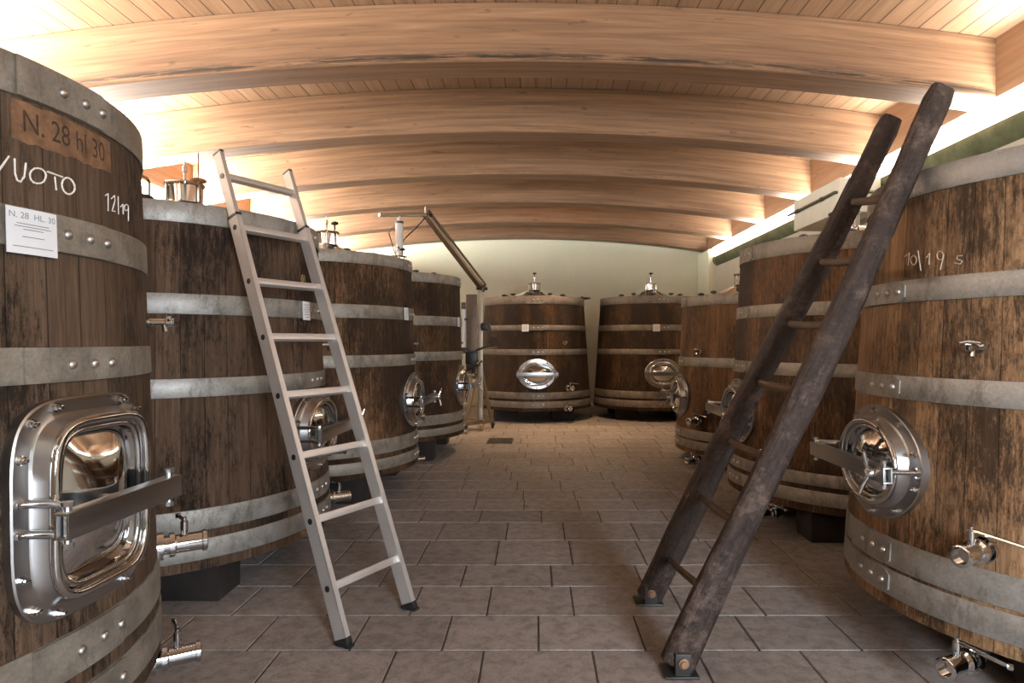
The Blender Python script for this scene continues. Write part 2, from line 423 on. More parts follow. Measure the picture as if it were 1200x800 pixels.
# beams
BEAM_Y0, BEAM_DY, BEAM_T = 4.31, 1.452, .2
beam_labels = ['nearest arched timber beam, crossing the top of the view with a black stain along its lower edge',
               'second arched timber beam from the front, above the top of the aluminium ladder',
               'third arched timber beam from the front, ending at the right above the white duct box',
               'fourth arched timber beam from the front, between the white duct box and the crane arm',
               'fifth arched timber beam from the front, second from the back wall',
               'arched timber beam right against the pale back wall']
for k in range(6):
    y0 = BEAM_Y0+BEAM_DY*k; T = .27 if k == 0 else .25
    bm = bmesh.new(); uvl = bm.loops.layers.uv.new('UVMap'); rings = []
    n = 40
    for i in range(n+1):
        x = WALL_L+(WALL_R-WALL_L)*i/n; zb = CAM_H+hb(x, BOT_C); zt = CAM_H+hb(x, TOP_C)-.002
        bv = .006
        sec = [(y0, zb+bv, 0), (y0, zt, 1), (y0+T, zt, 2), (y0+T, zb+bv, 3), (y0+T-bv, zb, 4), (y0+bv, zb, 5)]
        rings.append([(bm.verts.new((x, yy, zz)), (x, (zz-zb) if q in (0, 1, 2, 3) else -(yy-y0))) for yy, zz, q in sec])
    for A, B in zip(rings, rings[1:]):
        for j in range(6):
            q = (j+1) % 6
            ring = (A[j], A[q], B[q], B[j])
            f = bm.faces.new([v for v, _ in ring])
            vv = [u for _, u in ring]
            if j in (3, 4, 5) : vv = [(v.co.x, -(v.co.y-y0)-.2) if j == 4 else u for v, u in ring]
            for l, u in zip(f.loops, vv): l[uvl].uv = u
    for R in (rings[0], rings[-1]):
        f = bm.faces.new([v for v, _ in R])
        for l in f.loops: l[uvl].uv = (l.vert.co.y, l.vert.co.z)
    bmesh.ops.recalc_face_normals(bm, faces=bm.faces)
    b = link('ceiling_beam', bm, M['beam'] if k in (0,) else M['beam_clean'], smooth=25)
    tag(b, beam_labels[k], 'beam', 'arched ceiling beams')
    # panels closing the bay between beams, at both ends
def uvbox(bm):
    uvl = bm.loops.layers.uv.verify()
    for f in bm.faces:
        n = f.normal
        for l in f.loops:
            c = l.vert.co
            l[uvl].uv = (c.y, c.z) if abs(n.x) > .7 else ((c.x, c.z) if abs(n.y) > .7 else (c.y, c.x))
for s, nm in ((1, 'trim_1'), (-1, 'trim_2')):
    bm = bmesh.new()
    wx = WALL_R if s > 0 else WALL_L
    lo_, hi_ = hb(wx, BOT_C), hb(wx, TOP_C)+.02
    box(bm, (wx+s*.025, (BACK_Y+FRONT_Y)/2, CAM_H+(lo_+hi_)/2), (.05, BACK_Y-FRONT_Y, hi_-lo_))
    bm.normal_update(); uvbox(bm); struct(nm, bm, M['fascia'], 0)
# side walls up to the sill, with the sill lip
for s, nm, tn in ((1, 'wall_right', 'trim_3'), (-1, 'wall_left', 'trim_4')):
    WX = WALL_R if s > 0 else -WALL_L; SILL_X = WX+.02; STRIP_X = WX+.04; SILL_H = 1.478 if s > 0 else 1.43
    bm = bmesh.new()
    box(bm, (s*(SILL_X+.11), (BACK_Y+FRONT_Y)/2, (CAM_H+SILL_H-.08)/2), (.1, BACK_Y-FRONT_Y+.4, CAM_H+SILL_H-.08))
    struct(nm, bm, M['plaster_side'], 0)
    bm = bmesh.new()
    L0, L1 = FRONT_Y, BACK_Y
    sec = [(SILL_X+.06, SILL_H-.15), (SILL_X+.02, SILL_H-.12), (SILL_X-.012, SILL_H-.08), (SILL_X-.02, SILL_H-.05), (SILL_X-.015, SILL_H-.02), (SILL_X-.01, SILL_H-.003), (SILL_X+.12, SILL_H), (SILL_X+.12, SILL_H-.15)]
    for yy in (L0, L1): pass
    A = [bm.verts.new((s*x, L0, CAM_H+h)) for x, h in sec]; B = [bm.verts.new((s*x, L1, CAM_H+h)) for x, h in sec]
    for j in range(len(sec)): bm.faces.new((A[j], A[(j+1) % 8], B[(j+1) % 8], B[j]))
    bm.faces.new(A); bm.faces.new(B); bmesh.ops.recalc_face_normals(bm, faces=bm.faces)
    struct(tn, bm, M['plaster_green'], 40)
    bm = bmesh.new()
    box(bm, (s*(STRIP_X+.015), (L0+L1)/2, CAM_H+(SILL_H+1.66)/2), (.03, L1-L0, 1.66-SILL_H-.004))
    st = link('light_strip', bm, M['strip'], smooth=0)
    tag(st, ('long glowing white strip under the beam ends along the right wall' if s > 0 else 'long glowing white strip under the beam ends along the left wall'), 'light strip')
bm = bmesh.new(); box(bm, (-.4, BACK_Y+.05, 1.85), (7.6, .1, 3.9)); struct('wall_back', bm, M['plaster_back'], 0)
bm = bmesh.new()     # entrance wall behind the camera, with its opening
box(bm, (-1.4, FRONT_Y-.05, 1.85), (5.6, .1, 3.9)); box(bm, (2.95, FRONT_Y-.05, 1.85), (.9, .1, 3.9)); box(bm, (1.95, FRONT_Y-.05, 3.15), (1.2, .1, 1.3))
struct('wall_front', bm, M['plaster_side'], 0)
bm = bmesh.new()
for sx in (1.38, 2.52): box(bm, (sx, FRONT_Y+.02, 1.25), (.1, .16, 2.5), bev=.01)
box(bm, (1.95, FRONT_Y+.02, 2.55), (1.24, .16, .1), bev=.01)
bm.normal_update(); uvbox(bm); struct('door_1', bm, M['fascia'])
# pilaster in the far right corner
bm = bmesh.new(); box(bm, (3.11, 11.62, (CAM_H+1.62)/2), (.16, .74, CAM_H+1.62), bev=.008); struct('trim_7', bm, M['plaster_back'])

# ------------------------------------------------------------------ tanks
DECK = -1.03                                 # underside of the staves over the camera height
rivet_me = None
def shared(key, fn, _c={}):
    if key not in _c: _c[key] = fn()
    return _c[key]
def me_of(bm, mat, smooth=40):
    o = link('tmp', bm, mat, smooth=smooth); me = o.data; bpy.data.objects.remove(o); return me
def mk_rivet():
    bm = bmesh.new(); lathe(bm, [(.0125, -.004), (.0125, .001), (.0105, .006), (.006, .009), (0, .010)], 12, 'out'); return me_of(bm, M['rivet'])
def mk_bolt():
    bm = bmesh.new(); lathe(bm, [(.012, -.004), (.012, .003), (.0085, .003), (.0085, .012), (.0055, .012), (.0055, .020), (0, .022)], 8, 'out'); return me_of(bm, M['polish'])
def mk_knob():
    bm = bmesh.new(); lathe(bm, [(.007, -.02), (.007, .016), (.026, .020), (.032, .028), (.030, .038), (.012, .046), (0, .048)], 14); return me_of(bm, M['black'])
def mk_neck():
    bm = bmesh.new()
    lathe(bm, [(.105, 0), (.085, .006), (.085, .095), (.100, .098), (.104, .106), (.100, .114), (.03, .122), (.028, .126), (0, .126)], 28)
    for i in range(6):
        a = i*PI/3+.3; rod(bm, (.093*math.cos(a), .093*math.sin(a), .01), (.093*math.cos(a), .093*math.sin(a), .118), .006, 6)
    return me_of(bm, M['polish'])
def mk_valve():
    bm = bmesh.new()
    lathe(bm, [(.008, 0), (.008, .05), (.013, .055), (.013, .085), (.005, .09), (.005, .115), (0, .115)], 10)
    return me_of(bm, M['polish'])
def mk_valve_disc():
    bm = bmesh.new(); lathe(bm, [(.006, .0), (.012, .016), (.042, .024), (.044, .034), (.03, .042), (.006, .046), (.0035, .05), (.0035, .19), (0, .19)], 18); return me_of(bm, M['disc'])
def mk_tap():
    bm = bmesh.new()
    lathe(bm, [(.046, -.01), (.046, .012), (.03, .012), (.03, .03), (.041, .03), (.041, .045), (.031, .05), (.031, .128), (.036, .130), (.036, .142), (.030, .146), (.024, .146), (.024, .125), (0, .125)], 22, 'out')
    rod(bm, (0, -.075, .02), (0, -.075, .052), .011, 10)
    return me_of(bm, M['polish'])
def mk_lever():
    bm = bmesh.new()
    lathe(bm, [(.0125, .048), (.0125, .074), (.008, .078), (.008, .088), (0, .088)], 10, 'z', (0, -.075, 0))
    tube(bm, [(0, -.075, .072), (.02, -.075, .074), (.155, -.07, .058)], .0065, 8)
    lathe(bm, [(.0, .05), (.009, .052), (.009, .066), (0, .067)], 8, 'z', (.157, -.07, 0))
    return me_of(bm, M['polish'])
def mk_cock():
    bm = bmesh.new()
    lathe(bm, [(.02, -.01), (.02, .006), (.011, .006), (.011, .05), (.014, .052), (.014, .075), (0, .078)], 12, 'out')
    rod(bm, (0, -.045, 0), (0, -.05, -.03), .007, 8)
    tube(bm, [(-.03, -.062, .014), (0, -.062, .02), (.035, -.062, .014)], .006, 8)
    return me_of(bm, M['polish'])
def sup(a, b, n, t):
    c, s = math.cos(t), math.sin(t)
    return a*math.copysign(abs(c)**(2/n), c), b*math.copysign(abs(s)**(2/n), s)

def text_me(txt, size):
    cu = bpy.data.curves.new('t', 'FONT'); cu.body = txt; cu.size = size; cu.align_x = 'CENTER'; cu.align_y = 'CENTER'
    o = bpy.data.objects.new('t', cu); C.objects.link(o)
    dg = bpy.context.evaluated_depsgraph_get(); dg.update()
    me = bpy.data.meshes.new_from_object(o.evaluated_get(dg)); bpy.data.objects.remove(o)
    out = ([v.co.copy() for v in me.vertices], [list(p.vertices) for p in me.polygons]); bpy.data.meshes.remove(me); return out

class Tank:
    def __init__(s, X, Y, phi0, R0, sl, hoops, mat, hoopmat, label, dz=0., door='oval', seed=0, doorh=-.478, fit='disc'):
        s.R0, s.sl, s.hoops, s.dz, s.fit = R0, sl, hoops, dz, fit
        s.root = thing('oak_tank', label, 'tank', (X, Y, 0), math.radians(phi0), 'wooden wine tanks along the walls')
        s.top = hoops[0][0]; s.mat = mat; s.hm = hoopmat; s.rnd = random.Random(seed+11)
        s.deck = hoops[-1][1]-.045
        s.body(); s.rings(); s.blocks(); s.hatch(); s.manhole(door, doorh); s.taps(doorh+.478)
    def R(s, h): return s.R0+s.sl*h
    def p(s, deg, h, d=0.):
        a = math.radians(deg); r = s.R(h)+d
        return Vector((r*math.sin(a), -r*math.cos(a), h+CAM_H))
    def at(s, name, me, deg, h, d=0., parent=None, mat=None):
        o = link(name, me, mat, parent or s.root, s.p(deg, h, d), math.radians(deg)); return o
    def body(s):
        bm = bmesh.new(); uvl = bm.loops.layers.uv.new('UVMap')
        ns = round(2*PI*s.R0/.098); n = ns*3; hs = [s.deck+(s.top-s.deck)*i/10 for i in range(11)]
        def rr(i, h):
            return s.R(h)-(.0022 if i % 3 == 0 else 0)
        rings = []
        for h in hs:
            rings.append([bm.verts.new((rr(i, h)*math.sin(2*PI*i/n+PI), -rr(i, h)*math.cos(2*PI*i/n+PI), h+CAM_H)) for i in range(n)])
        for k in range(10):
            for i in range(n):
                f = bm.faces.new((rings[k][i], rings[k][(i+1) % n], rings[k+1][(i+1) % n], rings[k+1][i]))
                for l, (a, hh) in zip(f.loops, ((i, hs[k]), (i+1, hs[k]), (i+1, hs[k+1]), (i, hs[k+1]))): l[uvl].uv = (a/3*.098, hh)
        # rim, croze and head
        prev = rings[-1]; ph = 0
        for (dr, dh) in ((.05, 0), (.05, -.012)):
            r = s.R(s.top)-dr
            nx = [bm.verts.new((r*math.sin(2*PI*i/n+PI), -r*math.cos(2*PI*i/n+PI), s.top+dh+CAM_H)) for i in range(n)]
            for i in range(n):
                f = bm.faces.new((prev[i], prev[(i+1) % n], nx[(i+1) % n], nx[i]))
                for l in f.loops: l[uvl].uv = (l.vert.co.x, l.vert.co.y)
            prev = nx
        for ring, fl in ((prev, False), (rings[0], True)):
            f = bm.faces.new(ring[::-1] if fl else ring)
            for l in f.loops: l[uvl].uv = (l.vert.co.x+5, l.vert.co.y)
        s.bodyo = link('stave_body', bm, s.mat, s.root, smooth=40)
    def rings(s):
        for k, (ht, hb_) in enumerate(s.hoops):
            bm = bmesh.new(); n = 96; t = .006
            rings = []
            ov = 8.5                                        # degrees where the lap of the band ends
            for i in range(n):
                a = -180+360*i/n
                rings.append([bm.verts.new(s.p(a, h, d)) for h, d in ((hb_, -.003), (hb_, t-.001), (hb_+.002, t), (ht-.002, t), (ht, t-.001), (ht, -.003))])
            for i in range(n):
                A, B = rings[i], rings[(i+1) % n]
                for j in range(5): bm.faces.new((A[j], B[j], B[j+1], A[j+1]))
            # the lapped end, one thickness proud
            m = 16; lap = []
            for i in range(m+1):
                a = -11+ (ov+11)*i/m; e = t*2
                inset = .02 if i in (m,) else (.006 if i == m-1 else 0)
                lap.append([bm.verts.new(s.p(a, h, d)) for h, d in ((hb_+inset+.001, t-.001), (hb_+inset+.001, e), (ht-inset-.001, e), (ht-inset-.001, t-.001))])
            for A, B in zip(lap, lap[1:]):
                for j in range(3): bm.faces.new((A[j], B[j], B[j+1], A[j+1]))
            bm.faces.new(lap[0]); bm.faces.new(lap[-1][::-1])
            h = link('hoop', bm, s.hm, s.root, smooth=30)
            for a in (-3.2, 1.6, 6.0):
                o = s.at('rivet', shared('rivet', mk_rivet), a, (ht+hb_)/2, t*2, h)
    def blocks(s):
        for sx in (-1, 1):
            for sy in (-1, 1):
                bm = bmesh.new(); h = s.deck+CAM_H
                ca, sa = math.cos(-s.root.rotation_euler.z), math.sin(-s.root.rotation_euler.z)
                x, y = sx*.44, sy*.50
                box(bm, (0, 0, h/2), (.34, .22, h), bev=.008)
                o = link('support_block', bm, M['block'], s.root, (x*ca-y*sa, x*sa+y*ca, 0), -s.root.rotation_euler.z)
    def hatch(s):
        z = s.top+CAM_H; off = -.12
        bm = bmesh.new()
        r = .44
        lathe(bm, [(r, -.03), (r, .012), (r-.012, .02), (r*.8, .045), (r*.5, .10), (.13, .133), (.10, .138), (0, .138)], 48)
        rodz = []
        h = link('hatch', bm, M['polish'], s.root, (0, off*.5, z))
        link('neck', shared('neck', mk_neck), None, h, (0, off*.5, .13))
        link('inlet_valve', shared('valve', mk_valve), None, h, (0, off*.5, .255))
        if s.fit == 'knob': link('valve_knob', shared('knob', mk_knob), None, h, (0, off*.5, .37))
        elif s.fit == 'disc': link('relief_valve', shared('valvedisc', mk_valve_disc), None, h, (.10, off*.5-.02, .255))
        else:
            bm = bmesh.new(); rod(bm, (.11, off*.5-.03, .24), (.11, off*.5-.03, .30), .006, 8)
            link('relief_rod', bm, M['polish'], h); link('valve_knob', shared('knob', mk_knob), None, h, (.11, off*.5-.03, .305))
        for i in range(10):
            a = 2*PI*(i+.25)/10
            ck = link('clamp_knob', shared('knob', mk_knob), None, h, ((r+.045)*math.cos(a), (r+.045)*math.sin(a), .012))
            if s.fit == 'knob': ck.scale = (1.35, 1.35, 1.2)
            arm = bmesh.new(); box(arm, ((r+.01)*math.cos(a), (r+.01)*math.sin(a), .006), (.12, .022, .012), Matrix.Rotation(a, 3, 'Z'))
            link('clamp_arm', arm, M['steel'], h)
        bm = bmesh.new(); lathe(bm, [(s.R(s.top)-.052, -.012), (s.R(s.top)-.052, .006), (.43, .008)], 64, cap=False)
        link('head_board', bm, M['lid_wood'], s.root, (0, 0, z))
    def manhole(s, kind, ch):
        rect = kind == 'rect'
        a, b, n = (.222, .262, 4.2) if rect else (.280, .222, 2.0)
        ra, rb, rn = (.160, .205, 4.6) if rect else (.205, .158, 2.1)
        R = s.R(ch); m = 64; c0 = CAM_H+ch
        def wrap(x, z, d):                           # lies on the curved staves
            an = x/R; r = s.R(ch+z)+d
            return Vector((r*math.sin(an), -r*math.cos(an), c0+z))
        def flat(x, z, d): return Vector((x, -(R+d), c0+z))
        def plate(x, z, d): return wrap(x, z, d).lerp(flat(x, z, d), .45)
        bm = bmesh.new(); rings = []
        for (fa, fb, fn, d, fx) in ((a, b, n, -.003, wrap), (a, b, n, .009, plate), (a-.004, b-.004, n, .012, plate), (ra+.022, rb+.022, rn, .012, plate), (ra+.016, rb+.016, rn, .016, plate)):
            rings.append([bm.verts.new(fx(*sup(fa, fb, fn, 2*PI*i/m), d)) for i in range(m)])
        rings.append([bm.verts.new(flat(*sup(ra+.004, rb+.004, rn, 2*PI*i/m), .040)) for i in range(m)])
        for A, B in zip(rings, rings[1:]):
            for i in range(m): bm.faces.new((A[i], A[(i+1) % m], B[(i+1) % m], B[i]))
        bmesh.ops.recalc_face_normals(bm, faces=bm.faces)
        fl = link('manhole_flange', bm, M['steel'], s.root, smooth=30)
        s.flange = fl
        bm = bmesh.new()
        tube(bm, [flat(*sup(ra, rb, rn, 2*PI*i/m), .044) for i in range(m)], .0115, 10, True, up=(0, 1, 0))
        tube(bm, [flat(*sup(ra-.020, rb-.020, rn, 2*PI*i/m), .036) for i in range(m)], .008, 8, True, up=(0, 1, 0))
        link('manhole_rim', bm, M['polish'], fl, smooth=60)
        bm = bmesh.new(); rings = []
        for k, dd in ((1, .042), (.90, .036), (.885, .014), (.84, .017), (.7, .031), (.5, .047), (.25, .059)):
            q = rn if k > .8 else rn+(2-rn)*(.84-k)/.84
            rings.append([bm.verts.new(flat(*sup((ra-.004)*k, (rb-.004)*k, q, 2*PI*i/m), dd)) for i in range(m)])
        cvert = bm.verts.new(flat(0, 0, .063))
        for A, B in zip(rings, rings[1:]):
            for i in range(m): bm.faces.new((A[i], A[(i+1) % m], B[(i+1) % m], B[i]))
        for i in range(m): bm.faces.new((rings[-1][i], rings[-1][(i+1) % m], cvert))
        bmesh.ops.recalc_face_normals(bm, faces=bm.faces)
        link('manhole_door', bm, M['polish'], fl, smooth=50)
        # the opening in the staves is behind the dish: centre stud carries the crossbar
        x0, x1 = (-.245, .165) if rect else (-.30, .31)
        D = .125; bm = bmesh.new()
        cc = flat((x0+x1)/2, 0, D); L = x1-x0
        for z in (-.026, .026): box(bm, cc+Vector((0, 0, z)), (L, .036, .006), bev=.002)
        box(bm, cc+Vector((0, -.015, 0)), (L, .006, .056), bev=.002)
        box(bm, cc+Vector((0, .012, 0)), (L, .005, .052))
        rod(bm, flat(0, 0, .05), flat(0, 0, D), .014, 12)
        for x in (x0+.02, x1-.03):
            rod(bm, flat(x, -.048, D), flat(x, .048, D), .008, 10)
            lathe(bm, [(.012, .040), (.012, .050), (0, .051)], 8, 'z', flat(x, 0, D)-Vector((0, 0, 0))); lathe(bm, [(.012, -.051), (.012, -.040), (0, -.039)], 8, 'z', flat(x, 0, D))
        bmesh.ops.recalc_face_normals(bm, faces=bm.faces)
        link('crossbar', bm, M['steel'], fl, smooth=30)
        bm = bmesh.new()                                # hinge arms on the left
        xl = -(a-.035)
        for z in (-.034, .034):
            box(bm, wrap(xl, z, .014), (.045, .03, .014), bev=.003)
            tube(bm, [wrap(xl, z, .012), flat(xl+(.0 if rect else 0.0), z, .075), flat(x0+.02, z, D)], .010, 10)
        link('hinge_arm', bm, M['polish'], fl, smooth=40)
        if rect:
            s.bolts(12, a, b, n, ra, rb, rn, plate, R, fl); return
        bm = bmesh.new()                                # swing bolt on the right
        xr = min(a-.03, x1-.02) if not rect else a-.03
        for z in (-.016, .016): box(bm, wrap(xr, z, .018), (.03, .04, .008), bev=.002)
        rod(bm, wrap(xr, 0, .015), Vector((wrap(xr, 0, 0).x, -(R+D+.05), c0)), .008, 10)
        link('swing_bolt', bm, M['polish'], fl, smooth=40)
        bm = bmesh.new(); q = Vector((wrap(xr, 0, 0).x, -(R+D+.030), c0))
        lathe(bm, [(.017, -.012), (.017, .02), (.012, .026), (0, .026)], 12, 'out', q)
        for sg in (1, -1):
            tube(bm, [q+Vector((0, -.008, sg*.010)), q+Vector((.010*sg, -.025, sg*.045)), q+Vector((.016*sg, -.034, sg*.078))], .010, 8, scales=[.8, 1, .75], up=(1, 0, 0))
        link('wing_nut', bm, M['polish'], fl, smooth=50)
        s.bolts(10, a, b, n, ra, rb, rn, plate, R, fl)
    def bolts(s, nb, a, b, n, ra, rb, rn, plate, R, fl):
        for i in range(nb):
            t = 2*PI*(i+.5)/nb; x, z = sup((a+ra)/2+.012, (b+rb)/2+.012, (n+rn)/2, t)
            link('flange_bolt', shared('bolt', mk_bolt), None, fl, plate(x, z, .012), x/R*.5)
    def taps(s, dh):
        for deg, h in ((36 if s.root.location.x < -.3 else 31, -.690), (33 if s.root.location.x < -.3 else 28, -.985)):
            h += dh if dh < 0 else 0
            hh = max(h, s.deck+.0) if h > s.deck else s.deck-.0
            if h < s.deck+.03:
                # the drain tap leaves through the bottom head: carried on a short elbow
                o = s.at('drain_tap', shared('tap', mk_tap), deg, s.deck-.062+0*h, -.03)
                bm = bmesh.new(); tube(bm, [(0, .0, 0), (0, .05, .0), (0, .075, .02), (0, .08, .07)], .028, 12, up=(1, 0, 0))
                link('drain_elbow', bm, M['steel'], o)
            else:
                o = s.at('tap', shared('tap', mk_tap), deg, h, .006)
            link('tap_lever', shared('lever', mk_lever), None, o)
        s.at('sampling_cock', shared('cock', mk_cock), 29, -.02+dh, 0)
    def card(s, deg, h, wd, ht, d=.016, txt=None, name='label_card'):
        bm = bmesh.new(); R = s.R(h); wa = math.degrees(wd/2/R); g = []
        for i in range(9):
            a = deg-wa+2*wa*i/8
            g.append([bm.verts.new(s.p(a, h+ht/2, d)), bm.verts.new(s.p(a, h-ht/2, d)), bm.verts.new(s.p(a, h-ht/2, d-.002)), bm.verts.new(s.p(a, h+ht/2, d-.002))])
        for A, B in zip(g, g[1:]):
            for j in range(4): bm.faces.new((A[j], A[(j+1) % 4], B[(j+1) % 4], B[j]))
        bm.faces.new(g[0][::-1]); bm.faces.new(g[-1]); bmesh.ops.recalc_face_normals(bm, faces=bm.faces)
        c = link(name, bm, M['card'], s.root, smooth=40)
        bm = bmesh.new()
        def strip(xa, xb, za, zb):
            k = 6; v = [[bm.verts.new(s.p(deg+math.degrees(x/R), h+z, d+.0008)) for z in (za, zb)] for x in [xa+(xb-xa)*i/k for i in range(k+1)]]
            for A, B in zip(v, v[1:]): bm.faces.new((A[0], B[0], B[1], A[1]))
        if txt:
            vs, fs = text_me(txt, ht*.19)
            vv = [bm.verts.new(s.p(deg+math.degrees(v.x/R), h+ht*.33+v.y, d+.0008)) for v in vs]
            for f in fs:
                try: bm.faces.new([vv[i] for i in f])
                except ValueError: pass
            for zz, wf in ((.16, .32), (.10, .36), (.04, .2), (-.12, .22), (-.34, .40)): strip(-wd*wf, wd*wf, ht*zz-.0012, ht*zz+.0006)
        else:
            for zz, wf in ((.32, .34), (.18, .3), (.06, .36), (-.06, .28), (-.2, .34), (-.34, .22)): strip(-wd*wf, wd*wf, ht*zz-.002, ht*zz+.0015)
        link('card_print', bm, M['print'], c, smooth=0)
    def chalk(s, strokes, r, mat, name='chalk_writing'):
        bm = bmesh.new()
        for st in strokes:
            pts = []
            for (a0, h0), (a1, h1) in zip(st, st[1:]):
                for i in range(4): pts.append((a0+(a1-a0)*i/4, h0+(h1-h0)*i/4))
            pts.append(st[-1])
            tube(bm, [s.p(a, h, .0004) for a, h in pts], r, 6, up=(.3, .2, .9), scales=[.8+.4*s.rnd.random() for _ in pts])
        link(name, bm, mat, s.root, smooth=60)

H = lambda *a: [(a[2*i], a[2*i+1]) for i in range(len(a)//2)]
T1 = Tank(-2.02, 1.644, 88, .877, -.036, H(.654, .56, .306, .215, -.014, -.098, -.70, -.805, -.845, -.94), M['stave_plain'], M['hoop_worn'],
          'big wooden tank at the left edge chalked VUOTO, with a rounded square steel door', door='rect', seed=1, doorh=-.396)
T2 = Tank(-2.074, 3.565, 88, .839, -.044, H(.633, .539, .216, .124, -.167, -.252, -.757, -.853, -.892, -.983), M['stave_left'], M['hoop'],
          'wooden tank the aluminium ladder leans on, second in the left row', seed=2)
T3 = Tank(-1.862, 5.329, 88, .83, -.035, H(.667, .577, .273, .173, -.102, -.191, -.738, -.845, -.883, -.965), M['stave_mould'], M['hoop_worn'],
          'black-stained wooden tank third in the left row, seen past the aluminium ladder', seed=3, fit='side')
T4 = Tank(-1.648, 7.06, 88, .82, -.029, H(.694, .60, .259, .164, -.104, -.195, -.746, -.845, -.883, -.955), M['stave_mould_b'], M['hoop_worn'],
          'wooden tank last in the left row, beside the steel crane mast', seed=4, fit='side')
B1 = Tank(-.027, 10.272, 2.6, .835, -.068, H(.677, .56, .243, .164, -.115, -.20, -.749, -.846, -.883, -.977), M['stave_dimmed'], M['hoop_dull'],
          'left of the two wooden tanks standing before the back wall, with an oval steel door', seed=5, fit='knob')
B2 = Tank(1.84, 10.4, 4, .83, -.066, H(.69, .575, .253, .164, -.115, -.195, -.746, -.853, -.883, -.985), M['stave_dimmed'], M['hoop_dull'],
          'right one of the two wooden tanks before the back wall, half hidden', seed=6, fit='knob')
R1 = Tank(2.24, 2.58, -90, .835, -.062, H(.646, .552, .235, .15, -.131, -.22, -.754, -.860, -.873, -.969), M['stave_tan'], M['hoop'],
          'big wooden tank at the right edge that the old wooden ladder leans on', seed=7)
R2 = Tank(2.25, 4.42, -90, .83, -.056, H(.645, .541, .238, .158, -.131, -.21, -.78, -.853, -.883, -.963), M['stave_mould_b'], M['hoop_worn'],
          'wooden tank behind the old wooden ladder, below the cream duct box', seed=8)
R3 = Tank(2.25, 6.55, -90, .75, -.05, H(.445, .35, -.155, -.245, -.86, -.945, -.965, -1.04), M['stave_amber'], M['hoop_worn'],
          'low wooden tank farthest back in the right row, with a single middle hoop', seed=9, doorh=-.55)

# writing and cards on the tanks
T1chalk = [[(-16.2, 0.416), (-13.6, 0.378)], [(-11.9, 0.416), (-13.4, 0.378)], [(-11.1, 0.414), (-11.1, 0.38), (-10.8, 0.366), (-10.3, 0.364), (-9.7, 0.378), (-9.4, 0.411)], [(-6.2, 0.388), (-6.5, 0.379), (-7.0, 0.373), (-7.6, 0.37), (-8.2, 0.37), (-8.6, 0.374), (-8.8, 0.381), (-8.8, 0.389), (-8.5, 0.397), (-8.0, 0.404), (-7.4, 0.407), (-6.8, 0.407), (-6.3, 0.403), (-6.1, 0.396), (-6.2, 0.388)], [(-5.8, 0.405), (-3.0, 0.403)], [(-4.5, 0.398), (-4.3, 0.366)], [(-0.6, 0.394), (-0.5, 0.385), (-0.7, 0.376), (-1.2, 0.369), (-1.7, 0.365), (-2.3, 0.365), (-2.8, 0.369), (-3.1, 0.376), (-3.2, 0.385), (-3.0, 0.394), (-2.6, 0.401), (-2.1, 0.405), (-1.5, 0.405), (-1.0, 0.401), (-0.6, 0.394)]]
T1date = [[(7.4, 0.393), (8.3, 0.402), (8.1, 0.354)], [(9.3, 0.391), (10.5, 0.404), (10.6, 0.39), (9.4, 0.358), (10.5, 0.36)], [(11.9, 0.406), (11.8, 0.356)], [(12.8, 0.38), (13.8, 0.391), (13.8, 0.362)], [(16.4, 0.389), (16.3, 0.385), (16.0, 0.381), (15.5, 0.378), (15.1, 0.376), (14.7, 0.377), (14.4, 0.379), (14.4, 0.383), (14.5, 0.387), (14.8, 0.391), (15.2, 0.394), (15.6, 0.395), (16.1, 0.395), (16.3, 0.393), (16.4, 0.389)], [(16.4, 0.389), (16.1, 0.349)]]
R1chalk = [[(6.8, 0.329), (8.6, 0.34), (8.4, 0.293)], [(11.3, 0.308), (11.2, 0.3), (11.0, 0.295), (10.6, 0.292), (10.1, 0.293), (9.7, 0.297), (9.4, 0.304), (9.2, 0.311), (9.3, 0.319), (9.6, 0.324), (10.0, 0.327), (10.4, 0.326), (10.8, 0.322), (11.1, 0.316), (11.3, 0.308)], [(11.6, 0.343), (12.9, 0.265)], [(14.4, 0.311), (15.4, 0.326), (15.4, 0.284)], [(19.4, 0.31), (19.3, 0.304), (19.1, 0.299), (18.7, 0.296), (18.3, 0.297), (17.9, 0.301), (17.7, 0.307), (17.6, 0.313), (17.6, 0.32), (17.9, 0.325), (18.2, 0.327), (18.6, 0.326), (19.0, 0.323), (19.2, 0.317), (19.4, 0.31)], [(19.4, 0.31), (18.7, 0.26)], [(24.3, 0.301), (23.0, 0.302), (23.0, 0.29), (24.4, 0.283), (23.9, 0.272), (22.4, 0.278)]]
T1.chalk(T1chalk, .0022, M['chalk']); T1.chalk(T1date, .0014, M['chalk'])
R1.chalk(R1chalk, .0022, M['chalk_faint'])
T2.chalk([[(-6.9, .335), (-6.7, .355), (-6.1, .36), (-5.7, .35), (-5.6, .325), (-5.9, .31), (-6.5, .312), (-6.9, .335)], [(-5.1, .355), (-4.4, .358), (-4.2, .345), (-4.8, .336), (-4.2, .328), (-4.3, .312), (-5.1, .311)]], .0022, M['chalk_yellow'])
# wire stirrup on the rim of the second left tank
q = Vector((-.64, -.30, CAM_H+.635)); bm = bmesh.new()
tube(bm, [q+Vector((-.055, 0, .02)), q+Vector((-.055, 0, .10)), q+Vector((-.04, 0, .118)), q+Vector((.04, 0, .118)), q+Vector((.055, 0, .10)), q+Vector((.055, 0, .02))], .007, 8, up=(0, 1, 0))
stp = link('rim_stirrup', bm, M['polish'], T2.root)
bm = bmesh.new(); lathe(bm, [(.05, 0), (.055, .012), (.045, .03), (0, .03)], 16, 'z', q); link('stirrup_base', bm, M['black'], stp)
